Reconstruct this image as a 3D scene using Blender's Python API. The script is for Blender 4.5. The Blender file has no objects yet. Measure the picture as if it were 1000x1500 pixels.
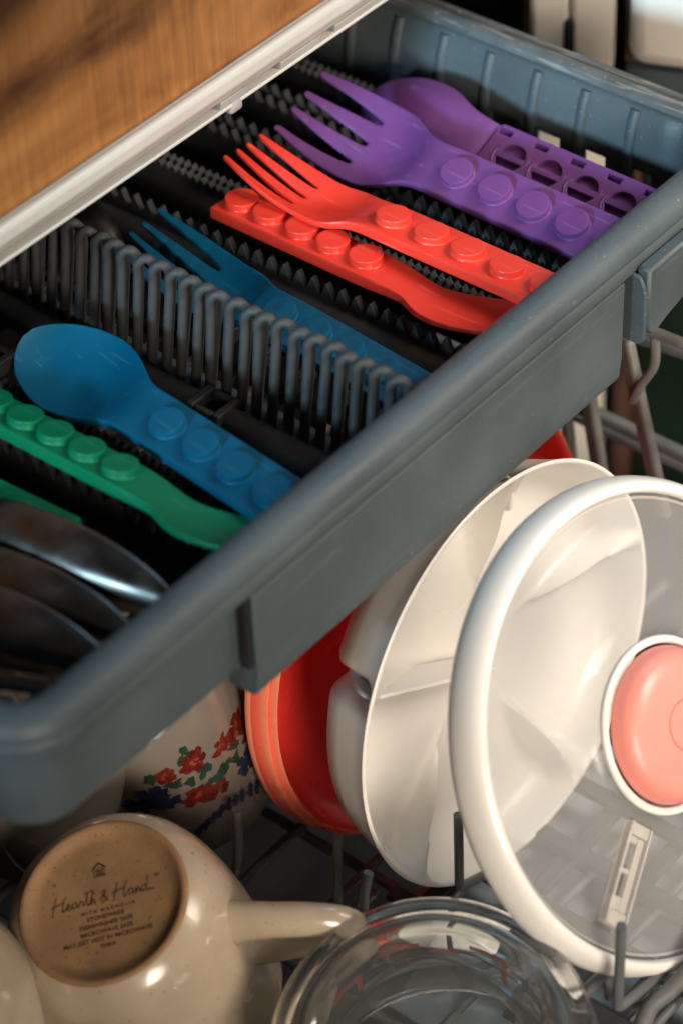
import bpy, bmesh, math, random
import numpy as np
from mathutils import Vector, Matrix
random.seed(7)
R = math.radians
scene = bpy.context.scene
COL = scene.collection

# ---------------------------------------------------------------- camera
cam_d = bpy.data.cameras.new('camera')
cam = bpy.data.objects.new('camera', cam_d); COL.objects.link(cam)
pitch, yaw, roll = R(41.5), R(48.8), R(-2.95)
hv = Vector((math.sin(yaw), math.cos(yaw), 0)); r0 = Vector((math.cos(yaw), -math.sin(yaw), 0))
dv = Vector((hv.x*math.cos(pitch), hv.y*math.cos(pitch), -math.sin(pitch))); u0 = r0.cross(dv)
rv = r0*math.cos(roll)+u0*math.sin(roll); uv = -r0*math.sin(roll)+u0*math.cos(roll)
loc = Vector((0, 0, .035))-1.06*dv
cam.matrix_world = Matrix(((rv.x, uv.x, -dv.x, loc.x), (rv.y, uv.y, -dv.y, loc.y), (rv.z, uv.z, -dv.z, loc.z), (0, 0, 0, 1)))
cam_d.sensor_fit = 'VERTICAL'; cam_d.sensor_height = 36; cam_d.sensor_width = 24
cam_d.lens = 4110/1500*36
cam_d.clip_end = 50; cam_d.clip_start = .01
cam_d.dof.use_dof = True; cam_d.dof.focus_distance = 1.165; cam_d.dof.aperture_fstop = 5.6
scene.camera = cam

# ---------------------------------------------------------------- world, lamps, exposure
w = bpy.data.worlds.new('World'); scene.world = w; w.use_nodes = True
bg = w.node_tree.nodes['Background']; bg.inputs[0].default_value = (.75, .70, .64, 1); bg.inputs[1].default_value = .055
def area(name, pos, target, size, power, color, spread=180, sy=None):
    l = bpy.data.lights.new(name, 'AREA'); l.energy = power; l.color = color; l.size = size
    if sy: l.shape = 'RECTANGLE'; l.size_y = sy
    l.spread = R(spread)
    o = bpy.data.objects.new(name, l); COL.objects.link(o); o.location = pos
    o.rotation_euler = (Vector(target)-Vector(pos)).to_track_quat('-Z', 'Y').to_euler()
    return o
area('warm_window_light', (.52, -.58, .54), (.25, -.02, -.02), .50, 1.18, (1, .90, .79), 42)
area('cool_side_window', (-.95, .03, .40), (.25, .12, .052), .20, .30, (.50, .80, 1), 17)
area('cool_window_light', (.62, .04, .80), (.16, .05, 0), .36, .75, (.34, .66, 1), 100)
area('soft_room_light', (-.50, -.95, .26), (.10, -.02, -.09), .55, 1.10, (1, .88, .74), 30)
scene.view_settings.view_transform = 'Standard'; scene.view_settings.look = 'None'
scene.view_settings.exposure = 0; scene.view_settings.gamma = 1
scene.render.resolution_x = 682; scene.render.resolution_y = 1024
scene.render.engine = 'CYCLES'
scene.cycles.max_bounces = 10; scene.cycles.transmission_bounces = 8; scene.cycles.transparent_max_bounces = 12

# ---------------------------------------------------------------- materials
def mat(name, col, rough=.45, metal=0, var=.0, vscale=40, bump=0, bscale=400, spec=.5, trans=0, ior=1.46, sss=0, coat=0, speck=None, scratch=None):
    m = bpy.data.materials.new(name); m.use_nodes = True
    nt = m.node_tree; b = nt.nodes['Principled BSDF']
    b.inputs['Base Color'].default_value = (*col, 1); b.inputs['Roughness'].default_value = rough
    b.inputs['Metallic'].default_value = metal; b.inputs['Specular IOR Level'].default_value = spec
    b.inputs['Transmission Weight'].default_value = trans; b.inputs['IOR'].default_value = ior
    b.inputs['Coat Weight'].default_value = coat; b.inputs['Coat Roughness'].default_value = .06
    if sss:
        b.inputs['Subsurface Weight'].default_value = sss; b.inputs['Subsurface Radius'].default_value = (.01, .004, .003); b.inputs['Subsurface Scale'].default_value = .5
    tc = nt.nodes.new('ShaderNodeTexCoord')
    last = None
    if var:
        n = nt.nodes.new('ShaderNodeTexNoise'); n.inputs['Scale'].default_value = vscale; n.inputs['Detail'].default_value = 6
        nt.links.new(tc.outputs['Object'], n.inputs['Vector'])
        r = nt.nodes.new('ShaderNodeMapRange'); r.inputs[1].default_value = .3; r.inputs[2].default_value = .7
        r.inputs[3].default_value = 1-var; r.inputs[4].default_value = 1+var
        nt.links.new(n.outputs['Fac'], r.inputs[0])
        mx = nt.nodes.new('ShaderNodeVectorMath'); mx.operation = 'SCALE'; mx.inputs[0].default_value = col
        nt.links.new(r.outputs[0], mx.inputs['Scale']); last = mx.outputs[0]
        rr = nt.nodes.new('ShaderNodeMapRange'); rr.inputs[1].default_value = .3; rr.inputs[2].default_value = .7
        rr.inputs[3].default_value = max(.02, rough-.1); rr.inputs[4].default_value = min(1, rough+.1)
        nt.links.new(n.outputs['Fac'], rr.inputs[0]); nt.links.new(rr.outputs[0], b.inputs['Roughness'])
    if speck:
        n2 = nt.nodes.new('ShaderNodeTexNoise'); n2.inputs['Scale'].default_value = speck[0]; n2.inputs['Detail'].default_value = 2
        nt.links.new(tc.outputs['Object'], n2.inputs['Vector'])
        r2 = nt.nodes.new('ShaderNodeMapRange'); r2.inputs[1].default_value = speck[1]; r2.inputs[2].default_value = speck[1]+.04
        nt.links.new(n2.outputs['Fac'], r2.inputs[0])
        mm = nt.nodes.new('ShaderNodeMix'); mm.data_type = 'RGBA'
        if last: nt.links.new(last, mm.inputs[6])
        else: mm.inputs[6].default_value = (*col, 1)
        mm.inputs[7].default_value = (*speck[2], 1); nt.links.new(r2.outputs[0], mm.inputs[0]); last = mm.outputs[2]
    if scratch:                                              # (mapping scale, threshold, strength, colour): fine handling marks
        mp = nt.nodes.new('ShaderNodeMapping'); mp.inputs['Scale'].default_value = scratch[0]; mp.inputs['Rotation'].default_value = (.05, .04, .06)
        n4 = nt.nodes.new('ShaderNodeTexNoise'); n4.inputs['Scale'].default_value = 1; n4.inputs['Detail'].default_value = 3; n4.inputs['Distortion'].default_value = .4
        nt.links.new(tc.outputs['Object'], mp.inputs['Vector']); nt.links.new(mp.outputs[0], n4.inputs['Vector'])
        r4 = nt.nodes.new('ShaderNodeMapRange'); r4.inputs[1].default_value = scratch[1]; r4.inputs[2].default_value = scratch[1]+.06; r4.inputs[4].default_value = scratch[2]
        nt.links.new(n4.outputs['Fac'], r4.inputs[0])
        m4 = nt.nodes.new('ShaderNodeMix'); m4.data_type = 'RGBA'; nt.links.new(r4.outputs[0], m4.inputs[0])
        if last: nt.links.new(last, m4.inputs[6])
        else: m4.inputs[6].default_value = (*col, 1)
        m4.inputs[7].default_value = (*scratch[3], 1); last = m4.outputs[2]
    if last: nt.links.new(last, b.inputs['Base Color'])
    if bump:
        n3 = nt.nodes.new('ShaderNodeTexNoise'); n3.inputs['Scale'].default_value = bscale; n3.inputs['Detail'].default_value = 4
        nt.links.new(tc.outputs['Object'], n3.inputs['Vector'])
        bp = nt.nodes.new('ShaderNodeBump'); bp.inputs['Strength'].default_value = bump; bp.inputs['Distance'].default_value = .0005
        nt.links.new(n3.outputs['Fac'], bp.inputs['Height']); nt.links.new(bp.outputs[0], b.inputs['Normal'])
    return m

M = {}
M['drawer'] = mat('drawer_grey_plastic', (.066, .083, .089), .50, var=.18, vscale=22, bump=.3, bscale=900, spec=.38, speck=(700, .70, (.20, .20, .19)), scratch=((14, 260, 260), .64, .09, (.21, .22, .21)))
M['rim_worn'] = mat('worn_drawer_rim', (.080, .087, .088), .48, var=.25, vscale=60, bump=.5, bscale=500, speck=(320, .66, (.19, .19, .175)), scratch=((500, 30, 500), .56, .6, (.26, .26, .24)))
M['rack_dark'] = mat('charcoal_plastic', (.038, .039, .040), .6, var=.2, vscale=60, bump=.3, bscale=700, spec=.3)
M['rack_loop'] = mat('grey_plastic_loop', (.033, .033, .032), .65, var=.2, vscale=120, bump=.3, bscale=700)
M['black'] = mat('black_recess', (.008, .008, .009), .7)
M['purple'] = mat('purple_plastic', (.128, .040, .165), .45, var=.09, vscale=30, bump=.2, bscale=1500, scratch=((420, 24, 420), .63, .38, (0.26, 0.13, 0.28)))
M['red'] = mat('red_plastic', (.70, .040, .022), .36, var=.05, vscale=25, bump=.12, bscale=1500, scratch=((420, 24, 420), .63, .38, (0.85, 0.16, 0.11)))
M['blue'] = mat('blue_plastic', (.0003, .072, .138), .48, var=.09, vscale=30, bump=.2, bscale=1500, spec=.25, scratch=((420, 24, 420), .63, .38, (0.04, 0.14, 0.22)))
M['green'] = mat('green_plastic', (.0006, .145, .062), .45, var=.09, vscale=30, bump=.2, bscale=1500, spec=.25, scratch=((420, 24, 420), .63, .38, (0.04, 0.24, 0.13)))
M['steel'] = mat('stainless_steel', (.15, .14, .13), .36, metal=1, var=.1, vscale=90)
M['white'] = mat('white_plastic', (.78, .75, .70), .22, var=.02, vscale=20)
M['ivory'] = mat('ivory_plastic', (.72, .685, .625), .32, var=.008, vscale=12)
M['peach'] = mat('peach_plastic', (.85, .29, .235), .38, var=.03, vscale=30)
M['peach_line'] = mat('peach_groove', (.60, .17, .12), .4)
M['redplate'] = mat('deep_red_plastic', (.86, .042, .030), .25, var=.08, vscale=30)
M['orange'] = mat('orange_silicone_rim', (.96, .25, .135), .3, var=.06, vscale=60, sss=.25)
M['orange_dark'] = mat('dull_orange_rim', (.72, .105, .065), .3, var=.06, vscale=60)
M['wire'] = mat('grey_coated_wire', (.105, .11, .11), .4, var=.25, vscale=60, bump=.2, bscale=500)
M['rail'] = mat('grey_rack_plastic', (.125, .12, .112), .5, var=.3, vscale=50, bump=.3, bscale=400)
M['glaze'] = mat('cream_glaze', (.38, .30, .215), .22, var=.14, vscale=35, coat=.35, speck=(420, .70, (.25, .15, .08)))
M['bisque'] = mat('bare_brown_stoneware', (.25, .14, .064), .75, var=.22, vscale=45, bump=.5, bscale=900, speck=(600, .66, (.14, .07, .03)))
M['stamp'] = mat('dark_stamp_ink', (.045, .022, .012), .8)
M['porcelain'] = mat('ivory_porcelain', (.18, .15, .122), .14, var=.04, vscale=30, coat=.5)
M['print_red'] = mat('brick_red_print', (.12, .012, .008), .3, var=.45, vscale=220)
M['print_orange'] = mat('orange_print', (.24, .045, .018), .25, var=.3, vscale=220)
M['print_blue'] = mat('navy_print', (.014, .020, .048), .3, var=.4, vscale=220)
M['print_green'] = mat('green_print', (.018, .045, .026), .3, var=.3, vscale=220)
M['glass'] = mat('clear_glass', (.93, .96, .95), .02, trans=1, ior=1.47)
def whiten_glass():
    m = M['glass']; nt = m.node_tree; b = nt.nodes['Principled BSDF']
    d_ = nt.nodes.new('ShaderNodeBsdfPrincipled'); d_.inputs['Base Color'].default_value = (.80, .78, .74, 1); d_.inputs['Roughness'].default_value = .15
    mx = nt.nodes.new('ShaderNodeMixShader'); mx.inputs[0].default_value = .03  # faint white mixed in as painted paleness, brightening the dark glass
    nt.links.new(b.outputs[0], mx.inputs[1]); nt.links.new(d_.outputs[0], mx.inputs[2]); nt.links.new(mx.outputs[0], nt.nodes['Material Output'].inputs['Surface'])
whiten_glass()
M['measure'] = mat('red_measure_print', (.65, .06, .03), .4)
M['trim_white'] = mat('off_white_trim', (.58, .55, .50), .4, var=.04, vscale=30)
M['trim_grey'] = mat('grey_trim', (.34, .33, .31), .45, var=.1, vscale=50)
M['cab_white'] = mat('white_cabinet_paint', (.72, .66, .58), .4, var=.03, vscale=8)
M['gap_brown'] = mat('brown_gap_wood', (.10, .045, .03), .7, var=.2)
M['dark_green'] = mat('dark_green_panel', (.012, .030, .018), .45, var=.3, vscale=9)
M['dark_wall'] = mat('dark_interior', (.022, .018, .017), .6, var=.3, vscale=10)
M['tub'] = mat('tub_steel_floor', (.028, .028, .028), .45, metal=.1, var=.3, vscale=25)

def window_mat(name, col, fac, rough):
    m = bpy.data.materials.new(name); m.use_nodes = True; nt = m.node_tree
    b = nt.nodes['Principled BSDF']; b.inputs['Base Color'].default_value = (*col, 1); b.inputs['Roughness'].default_value = rough
    t = nt.nodes.new('ShaderNodeBsdfTransparent'); mx = nt.nodes.new('ShaderNodeMixShader')
    n = nt.nodes.new('ShaderNodeTexNoise'); n.inputs['Scale'].default_value = 25
    tc = nt.nodes.new('ShaderNodeTexCoord'); nt.links.new(tc.outputs['Object'], n.inputs['Vector'])
    r = nt.nodes.new('ShaderNodeMapRange'); r.inputs[3].default_value = fac*.8; r.inputs[4].default_value = fac*1.2
    nt.links.new(n.outputs['Fac'], r.inputs[0]); nt.links.new(r.outputs[0], mx.inputs[0])
    nt.links.new(t.outputs[0], mx.inputs[1]); nt.links.new(b.outputs[0], mx.inputs[2])
    nt.links.new(mx.outputs[0], nt.nodes['Material Output'].inputs['Surface'])
    return m
M['window'] = window_mat('clear_frosted_plastic', (.62, .61, .60), .18, .10)
M['clasp'] = window_mat('cloudy_clear_plastic', (.75, .70, .64), .45, .2)

def wood_mat():
    m = bpy.data.materials.new('oiled_oak'); m.use_nodes = True; nt = m.node_tree; L = nt.links
    b = nt.nodes['Principled BSDF']; b.inputs['Roughness'].default_value = .5
    tc = nt.nodes.new('ShaderNodeTexCoord')
    mp = nt.nodes.new('ShaderNodeMapping'); mp.inputs['Scale'].default_value = (5, 17, 17); L.new(tc.outputs['Object'], mp.inputs['Vector'])
    n = nt.nodes.new('ShaderNodeTexNoise'); n.inputs['Scale'].default_value = 1.0; n.inputs['Detail'].default_value = 8; n.inputs['Distortion'].default_value = 1.2
    L.new(mp.outputs[0], n.inputs['Vector'])
    cr = nt.nodes.new('ShaderNodeValToRGB'); L.new(n.outputs['Fac'], cr.inputs[0])
    e = cr.color_ramp.elements; e[0].position = .37; e[0].color = (.075, .026, .008, 1); e[1].position = .66; e[1].color = (.48, .205, .060, 1)
    k = e.new(.5); k.color = (.32, .130, .036, 1)
    wv = nt.nodes.new('ShaderNodeTexNoise'); wv.inputs['Scale'].default_value = 1; wv.inputs['Detail'].default_value = 3
    mp2 = nt.nodes.new('ShaderNodeMapping'); mp2.inputs['Scale'].default_value = (290, 20, 20); mp2.inputs['Rotation'].default_value = (0, .12, 0)
    L.new(tc.outputs['Object'], mp2.inputs['Vector']); L.new(mp2.outputs[0], wv.inputs['Vector'])
    rg = nt.nodes.new('ShaderNodeMapRange'); rg.inputs[1].default_value = .35; rg.inputs[2].default_value = .65; rg.inputs[3].default_value = .88; rg.inputs[4].default_value = 1.15
    L.new(wv.outputs['Fac'], rg.inputs[0])
    mk = nt.nodes.new('ShaderNodeTexNoise'); mk.inputs['Scale'].default_value = 9; mk.inputs['Detail'].default_value = 1; L.new(tc.outputs['Object'], mk.inputs['Vector'])
    mkr = nt.nodes.new('ShaderNodeMapRange'); mkr.inputs[1].default_value = .42; mkr.inputs[2].default_value = .58; L.new(mk.outputs['Fac'], mkr.inputs[0])
    lrp = nt.nodes.new('ShaderNodeMix'); lrp.inputs[2].default_value = 1; L.new(mkr.outputs[0], lrp.inputs[0]); L.new(rg.outputs[0], lrp.inputs[3])
    sc = nt.nodes.new('ShaderNodeVectorMath'); sc.operation = 'SCALE'; L.new(cr.outputs[0], sc.inputs[0]); L.new(lrp.outputs[0], sc.inputs['Scale'])
    L.new(sc.outputs[0], b.inputs['Base Color'])
    bp = nt.nodes.new('ShaderNodeBump'); bp.inputs['Strength'].default_value = .6; bp.inputs['Distance'].default_value = .0008
    L.new(wv.outputs['Fac'], bp.inputs['Height']); L.new(bp.outputs[0], b.inputs['Normal'])
    return m
M['wood'] = wood_mat()

# ---------------------------------------------------------------- helpers
def link_mesh(name, me, m, parent=None, smooth=40):
    if m is not None:
        me.materials.clear(); me.materials.append(m)
    if smooth:
        for p in me.polygons: p.use_smooth = True
        try: me.set_sharp_from_angle(angle=R(smooth))
        except Exception: pass
    o = bpy.data.objects.new(name, me); COL.objects.link(o)
    if parent: o.parent = parent
    return o
def raw(name, v, f, m, parent=None, smooth=40, fix=True):
    me = bpy.data.meshes.new(name); me.from_pydata([tuple(a) for a in v], [], [tuple(a) for a in f]); me.update()
    if fix:
        bm = bmesh.new(); bm.from_mesh(me); bmesh.ops.recalc_face_normals(bm, faces=bm.faces); bm.to_mesh(me); bm.free()
    return link_mesh(name, me, m, parent, smooth)
class MB:
    def __init__(s): s.v = []; s.f = []
    def add(s, v, f):
        o = len(s.v); s.v += [Vector(a) for a in v]; s.f += [[i+o for i in q] for q in f]; return s
    def box(s, x0, x1, y0, y1, z0, z1):
        return s.add([(x, y, z) for x in (x0, x1) for y in (y0, y1) for z in (z0, z1)],
                     [(0, 1, 3, 2), (4, 6, 7, 5), (0, 4, 5, 1), (2, 3, 7, 6), (0, 2, 6, 4), (1, 5, 7, 3)])
    def lathe(s, prof, n=64, rfun=None, mtx=None, hfun=None):
        v = []; f = []
        for i in range(n):
            a = 2*math.pi*i/n
            for (r, h) in prof:
                q = r*(rfun(a, r, h) if rfun else 1)
                v.append(Vector((q*math.cos(a), q*math.sin(a), h+(hfun(a, r, h) if hfun else 0))))
        k = len(prof)
        for i in range(n):
            j = (i+1) % n
            for p in range(k-1): f.append((i*k+p, j*k+p, j*k+p+1, i*k+p+1))
        if mtx: v = [mtx @ a for a in v]
        return s.add(v, f)
    def tube(s, pts, rad, n=10, closed=False, flat=1):
        P = [Vector(p) for p in pts]; k = len(P); v = []; f = []
        t0 = (P[1]-P[0]).normalized(); ref = t0.orthogonal().normalized()
        for i in range(k):
            if closed: t = (P[(i+1) % k]-P[i-1]).normalized()
            else: t = (P[min(i+1, k-1)]-P[max(i-1, 0)]).normalized()
            ref = (ref-t*ref.dot(t)).normalized(); b = t.cross(ref)
            rr = rad[i] if isinstance(rad, (list, tuple)) else rad
            for j in range(n):
                a = 2*math.pi*j/n
                v.append(P[i]+ref*math.cos(a)*rr+b*math.sin(a)*rr*flat)
        for i in range(k if closed else k-1):
            ii = (i+1) % k
            for j in range(n):
                jj = (j+1) % n; f.append((i*n+j, ii*n+j, ii*n+jj, i*n+jj))
        if not closed: f.append(list(range(n))[::-1]); f.append([(k-1)*n+j for j in range(n)])
        return s.add(v, f)
    def sweep(s, prof, axis_pts, close=True):      # prof [(a,b)], axis_pts [(origin, A, B)]
        k = len(prof); v = []; f = []
        for (o, A, B) in axis_pts:
            for (a, b) in prof: v.append(Vector(o)+Vector(A)*a+Vector(B)*b)
        n = len(axis_pts)
        for i in range(n-1):
            for p in range(k if close else k-1):
                q = (p+1) % k; f.append((i*k+p, (i+1)*k+p, (i+1)*k+q, i*k+q))
        if close: f.append(list(range(k))); f.append([(n-1)*k+p for p in range(k)][::-1])
        return s.add(v, f)
    def build(s, name, m, parent=None, smooth=40, bevel=0, seg=2, subsurf=0):
        o = raw(name, s.v, s.f, m, parent, smooth)
        if bevel:
            b = o.modifiers.new('bevel', 'BEVEL'); b.width = bevel; b.segments = seg; b.limit_method = 'ANGLE'; b.angle_limit = R(35)
        if subsurf:
            q = o.modifiers.new('sub', 'SUBSURF'); q.levels = subsurf; q.render_levels = subsurf
        return o
def curve(pts, n=8):
    """Catmull-Rom through pts"""
    P = [Vector(p) for p in pts]; out = []
    for i in range(len(P)-1):
        a = P[max(i-1, 0)]; b = P[i]; c = P[i+1]; d = P[min(i+2, len(P)-1)]
        for k in range(n):
            t = k/n
            out.append(.5*((2*b)+(c-a)*t+(2*a-5*b+4*c-d)*t*t+(3*b-a-3*c+d)*t**3))
    out.append(P[-1]); return out
def thing(name, label, cat, loc=(0, 0, 0), group=None, mtx=None):
    o = bpy.data.objects.new(name, None); COL.objects.link(o); o.empty_display_size = .02
    if mtx: o.matrix_world = mtx
    else: o.location = loc
    o['label'] = label; o['category'] = cat
    if group: o['group'] = group
    return o
def tag(o, label, cat, group=None):
    o['label'] = label; o['category'] = cat
    if group: o['group'] = group
    return o
def struct(o): o['kind'] = 'structure'; return o
def frame(o, n, x):
    n = Vector(n).normalized(); x = Vector(x); x = (x-n*x.dot(n)).normalized(); y = n.cross(x)
    return Matrix(((x.x, y.x, n.x, o[0]), (x.y, y.y, n.y, o[1]), (x.z, y.z, n.z, o[2]), (0, 0, 0, 1)))
def share(o, name, parent, loc):
    c = o.copy(); c.name = name; COL.objects.link(c); c.parent = parent; c.location = loc; return c
def text_mesh(txt, size, extrude=.00008, shear=0, spacing=1, ax='CENTER'):
    c = bpy.data.curves.new('lettering', 'FONT'); c.body = txt; c.size = size; c.extrude = extrude; c.shear = shear
    c.align_x = ax; c.space_character = spacing; c.offset = size*.018; c.resolution_u = 3
    o = bpy.data.objects.new('lettering', c); COL.objects.link(o)
    dg = bpy.context.evaluated_depsgraph_get(); me = bpy.data.meshes.new_from_object(o.evaluated_get(dg))
    bpy.data.objects.remove(o); bpy.data.curves.remove(c); return me
def flat_mesh(outline, holes, extrude, bevel=0):
    c = bpy.data.curves.new('plate', 'CURVE'); c.dimensions = '2D'; c.fill_mode = 'BOTH'; c.extrude = extrude/2; c.bevel_depth = bevel; c.bevel_resolution = 1
    for loop in [outline]+holes:
        s = c.splines.new('POLY'); s.points.add(len(loop)-1)
        for p, q in zip(s.points, loop): p.co = (q[0], q[1], 0, 1)
        s.use_cyclic_u = True
    o = bpy.data.objects.new('plate', c); COL.objects.link(o)
    dg = bpy.context.evaluated_depsgraph_get(); me = bpy.data.meshes.new_from_object(o.evaluated_get(dg))
    bpy.data.objects.remove(o); bpy.data.curves.remove(c); return me

# ================================================================ SETTING
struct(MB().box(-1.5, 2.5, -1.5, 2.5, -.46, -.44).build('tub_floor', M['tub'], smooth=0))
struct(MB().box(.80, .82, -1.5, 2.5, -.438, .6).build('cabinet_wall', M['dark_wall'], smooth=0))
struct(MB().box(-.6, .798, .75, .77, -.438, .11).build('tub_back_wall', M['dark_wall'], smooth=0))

# ---------------------------------------------------------------- worktop and trim above
wt = MB().box(-.55, .95, .147, .72, .1175, .215).build('countertop', M['wood'], bevel=.004, seg=3)
tag(wt, 'orange brown oak worktop with a rough sawn edge above the cutlery drawer', 'worktop')
tr = thing('trim_strip', 'off white plastic trim strip with grey slotted lip under the worktop edge', 'trim', (0, .15, .1))
def lift(mb, o=(0, .15, .1)):
    mb.v = [a-Vector(o) for a in mb.v]; return mb
lift(MB().box(-.5, .9, .1485, .172, .1035, .1140)).build('bead', M['trim_white'], tr, bevel=.0035, seg=4)
lift(MB().box(-.5, .9, .1495, .172, .1150, .1168)).build('top_strip', M['trim_grey'], tr, bevel=.0006)
lift(MB().box(-.5, .9, .1525, .172, .0995, .1030)).build('lip_upper', M['trim_grey'], tr, bevel=.0006)
lift(MB().box(-.5, .9, .1515, .172, .0945, .0962)).build('lip_lower', M['trim_white'], tr, bevel=.0006)
lift(MB().box(-.5, .9, .160, .171, .0964, .0993)).build('slot_back', M['black'], tr)
for a, b in ((-.034, -.022), (.112, .128), (.150, .176), (.186, .30), (.31, .6)):
    lift(MB().box(a, b, .1520, .1598, .0961, .0996)).build('web', M['trim_grey'], tr, bevel=.0005)
lift(MB().box(.1165, .1250, .1510, .158, .0905, .0970)).build('clip', M['trim_grey'], tr, bevel=.0024, seg=3)

# ---------------------------------------------------------------- right background
post = thing('cabinet_post', 'cream white upright post with a dark latch slot behind the drawer', 'post', (.35, .142, -.1)); post.rotation_euler = (0, 0, R(42))
MB().box(0, .04, .0035, .0225, -.34, .5).build('stile', M['cab_white'], post, bevel=.003)
MB().box(0, .04, -.019, .0025, -.34, .5).build('stile', M['cab_white'], post, bevel=.003)
MB().box(-.0015, .004, .001, .0065, .104, .124).build('latch_slot', M['black'], post, bevel=.002)
g = MB().box(.362, .40, .1165, .1225, -.42, .4).build('cabinet_filler', M['gap_brown'], bevel=.001)
tag(g, 'thin dark brown strip between the cream post and the white panel', 'filler')
pn = thing('appliance_panel', 'white rounded appliance panel at the top right behind the drawer', 'panel', (.352, .1150, 0)); pn.rotation_euler = (0, 0, R(22))
MB().box(0, .03, -.28, 0, .006, .35).build('panel_face', M['cab_white'], pn, bevel=.009, seg=4)
MB().box(.004, .03, -.28, .0005, -.012, .004).build('foot_strip', M['drawer'], pn, bevel=.001)
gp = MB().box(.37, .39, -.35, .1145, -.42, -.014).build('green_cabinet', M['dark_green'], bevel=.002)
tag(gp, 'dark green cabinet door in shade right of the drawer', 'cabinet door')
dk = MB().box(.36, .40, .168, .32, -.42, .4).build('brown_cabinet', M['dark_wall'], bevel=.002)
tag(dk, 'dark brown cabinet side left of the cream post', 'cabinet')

# ================================================================ CUTLERY DRAWER
dr = thing('cutlery_drawer', 'grey plastic cutlery drawer pulled out and full of coloured cutlery', 'drawer', (0, 0, 0))
rim = [(.006, .044), (.0062, .052), (.0058, .0575), (.0035, .0612), (-.001, .0630), (-.006, .0622), (-.0095, .0595), (-.0112, .0560), (-.0114, .0540), (-.0108, .0534), (-.0114, .0528), (-.0118, .0500), (-.0114, .0470), (-.0062, .0450)]
def path(end_l=.45):
    pts = []; rad = .016
    x0 = -.170
    pts.append(((x0, end_l, 0), (-1, 0, 0)))      # left wall: outward -x ; profile a axis points inward => use -outward
    out = [((x0-0, end_l, 0), (1, 0, 0))]
    c = Vector((x0+rad, rad, 0))
    for k in range(9):
        a = math.pi+math.pi/2*k/8
        dirv = Vector((math.cos(a), math.sin(a), 0))
        out.append((tuple(c+dirv*rad), tuple(-dirv)))
    x1 = .268; c = Vector((x1-rad, rad, 0))
    for k in range(9):
        a = -math.pi/2+math.pi/2*k/8
        dirv = Vector((math.cos(a), math.sin(a), 0))
        out.append((tuple(c+dirv*rad), tuple(-dirv)))
    return out
PP = path()
up = (0, 0, 1)
MB().sweep(rim, [(o, A, up) for o, A in PP]).build('front_rim', M['drawer'], dr, smooth=60)
wallp = [(.005, .0455), (.004, .006), (-.0030, .006), (-.0045, .012), (-.0055, .0455)]
MB().sweep(wallp, [(o, A, up) for o, A in PP]).build('front_wall', M['drawer'], dr, smooth=50)
# proud centre plate, a hollow shell open at its left end
sh = MB(); xs = (-.064, .1690)
cp = [(-.0060, .0455), (-.0116, .0455), (-.0113, .006), (-.0104, -.0035), (-.0085, -.0068), (-.0040, -.0072), (.004, -.0072), (.004, -.0052), (-.004, -.0052), (-.0078, -.0048), (-.0094, .006), (-.0095, .0440), (-.0060, .0440)]
sh.sweep(cp, [((x, 0, 0), (0, 1, 0), up) for x in xs]).build('front_plate', M['drawer'], dr, smooth=50, bevel=.0006)
MB().box(-.0638, -.060, -.0093, .0038, -.0050, .0120).build('plate_end', M['drawer'], dr)
MB().box(.160, .1685, -.0092, .0038, -.0050, .0438).build('plate_end', M['drawer'], dr)
MB().box(-.0672, -.0642, -.0100, -.0056, .010, .0452).build('gap_shade', M['black'], dr)  # solid black slab, painted shade for the gap at the open plate end
# right hand plate standing proud, rounded left end
rp = [(.1765, .050), (.1765, .022), (.1775, .0175), (.180, .0150), (.184, .0150), (.190, .0175), (.206, .0215), (.232, .026), (.262, .028), (.262, .050)]
v = [(x, -.0118, z) for x, z in rp]+[(x, -.0185, z) for x, z in rp]; k = len(rp)
raw('corner_plate', v, [list(range(k)), [k+i for i in range(k)][::-1]]+[(i, (i+1) % k, k+(i+1) % k, k+i) for i in range(k)], M['drawer'], dr, 50).modifiers.new('bevel', 'BEVEL').width = .0012
# grip tab: rounded rib at the right end of the centre plate
tb = [(-.0060, .0470), (-.0150, .0470), (-.0175, .0420), (-.0182, .036), (-.0182, .016), (-.0165, .0125), (-.0140, .0115), (-.0060, .0115)]
v = [(.1745, y, z) for y, z in tb]+[(.1764, y, z) for y, z in tb]; k = len(tb)
raw('grip_tab', v, [list(range(k)), [k+i for i in range(k)][::-1]]+[(i, (i+1) % k, k+(i+1) % k, k+i) for i in range(k)], M['drawer'], dr, 50).modifiers.new('bevel', 'BEVEL').width = .0008
# right side wall with window row
rimr = [(-.002, .0575), (-.0015, .0598), (.001, .0615), (.004, .0618), (.006, .0600), (.0075, .0608), (.010, .0610), (.0125, .0590), (.013, .055), (.003, .0545)]
MB().sweep(rimr, [((.268, y, 0), (1, 0, 0), up) for y in (.0165, .12, .25, .5)]).build('side_rim', M['rim_worn'], dr, smooth=50)
prof = [(.2700, .0570), (.2672, .0540), (.2650, .0490), (.2630, .042), (.2616, .035), (.2608, .0275), (.2606, .0225), (.2608, .0140), (.2612, .004)]
ys = [.017]
y = .0415
edges = [.017]
while y < .5: edges += [y-.0045, y+.0125]; y += .0247
edges.append(.5)
vv = []; ff = []
for yy in edges:
    for (x, z) in prof: vv.append((x, yy, z))
k = len(prof)
for i in range(len(edges)-1):
    win = (i % 2 == 1)
    for p in range(k-1):
        if win and p in (5, 6) and edges[i] < .13: continue
        ff.append((i*k+p, (i+1)*k+p, (i+1)*k+p+1, i*k+p+1))
sw = raw('side_wall', vv, ff, M['drawer'], dr, 50); so = sw.modifiers.new('solid', 'SOLIDIFY'); so.thickness = .003; so.offset = 0
y = .0505
rbm = None
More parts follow.
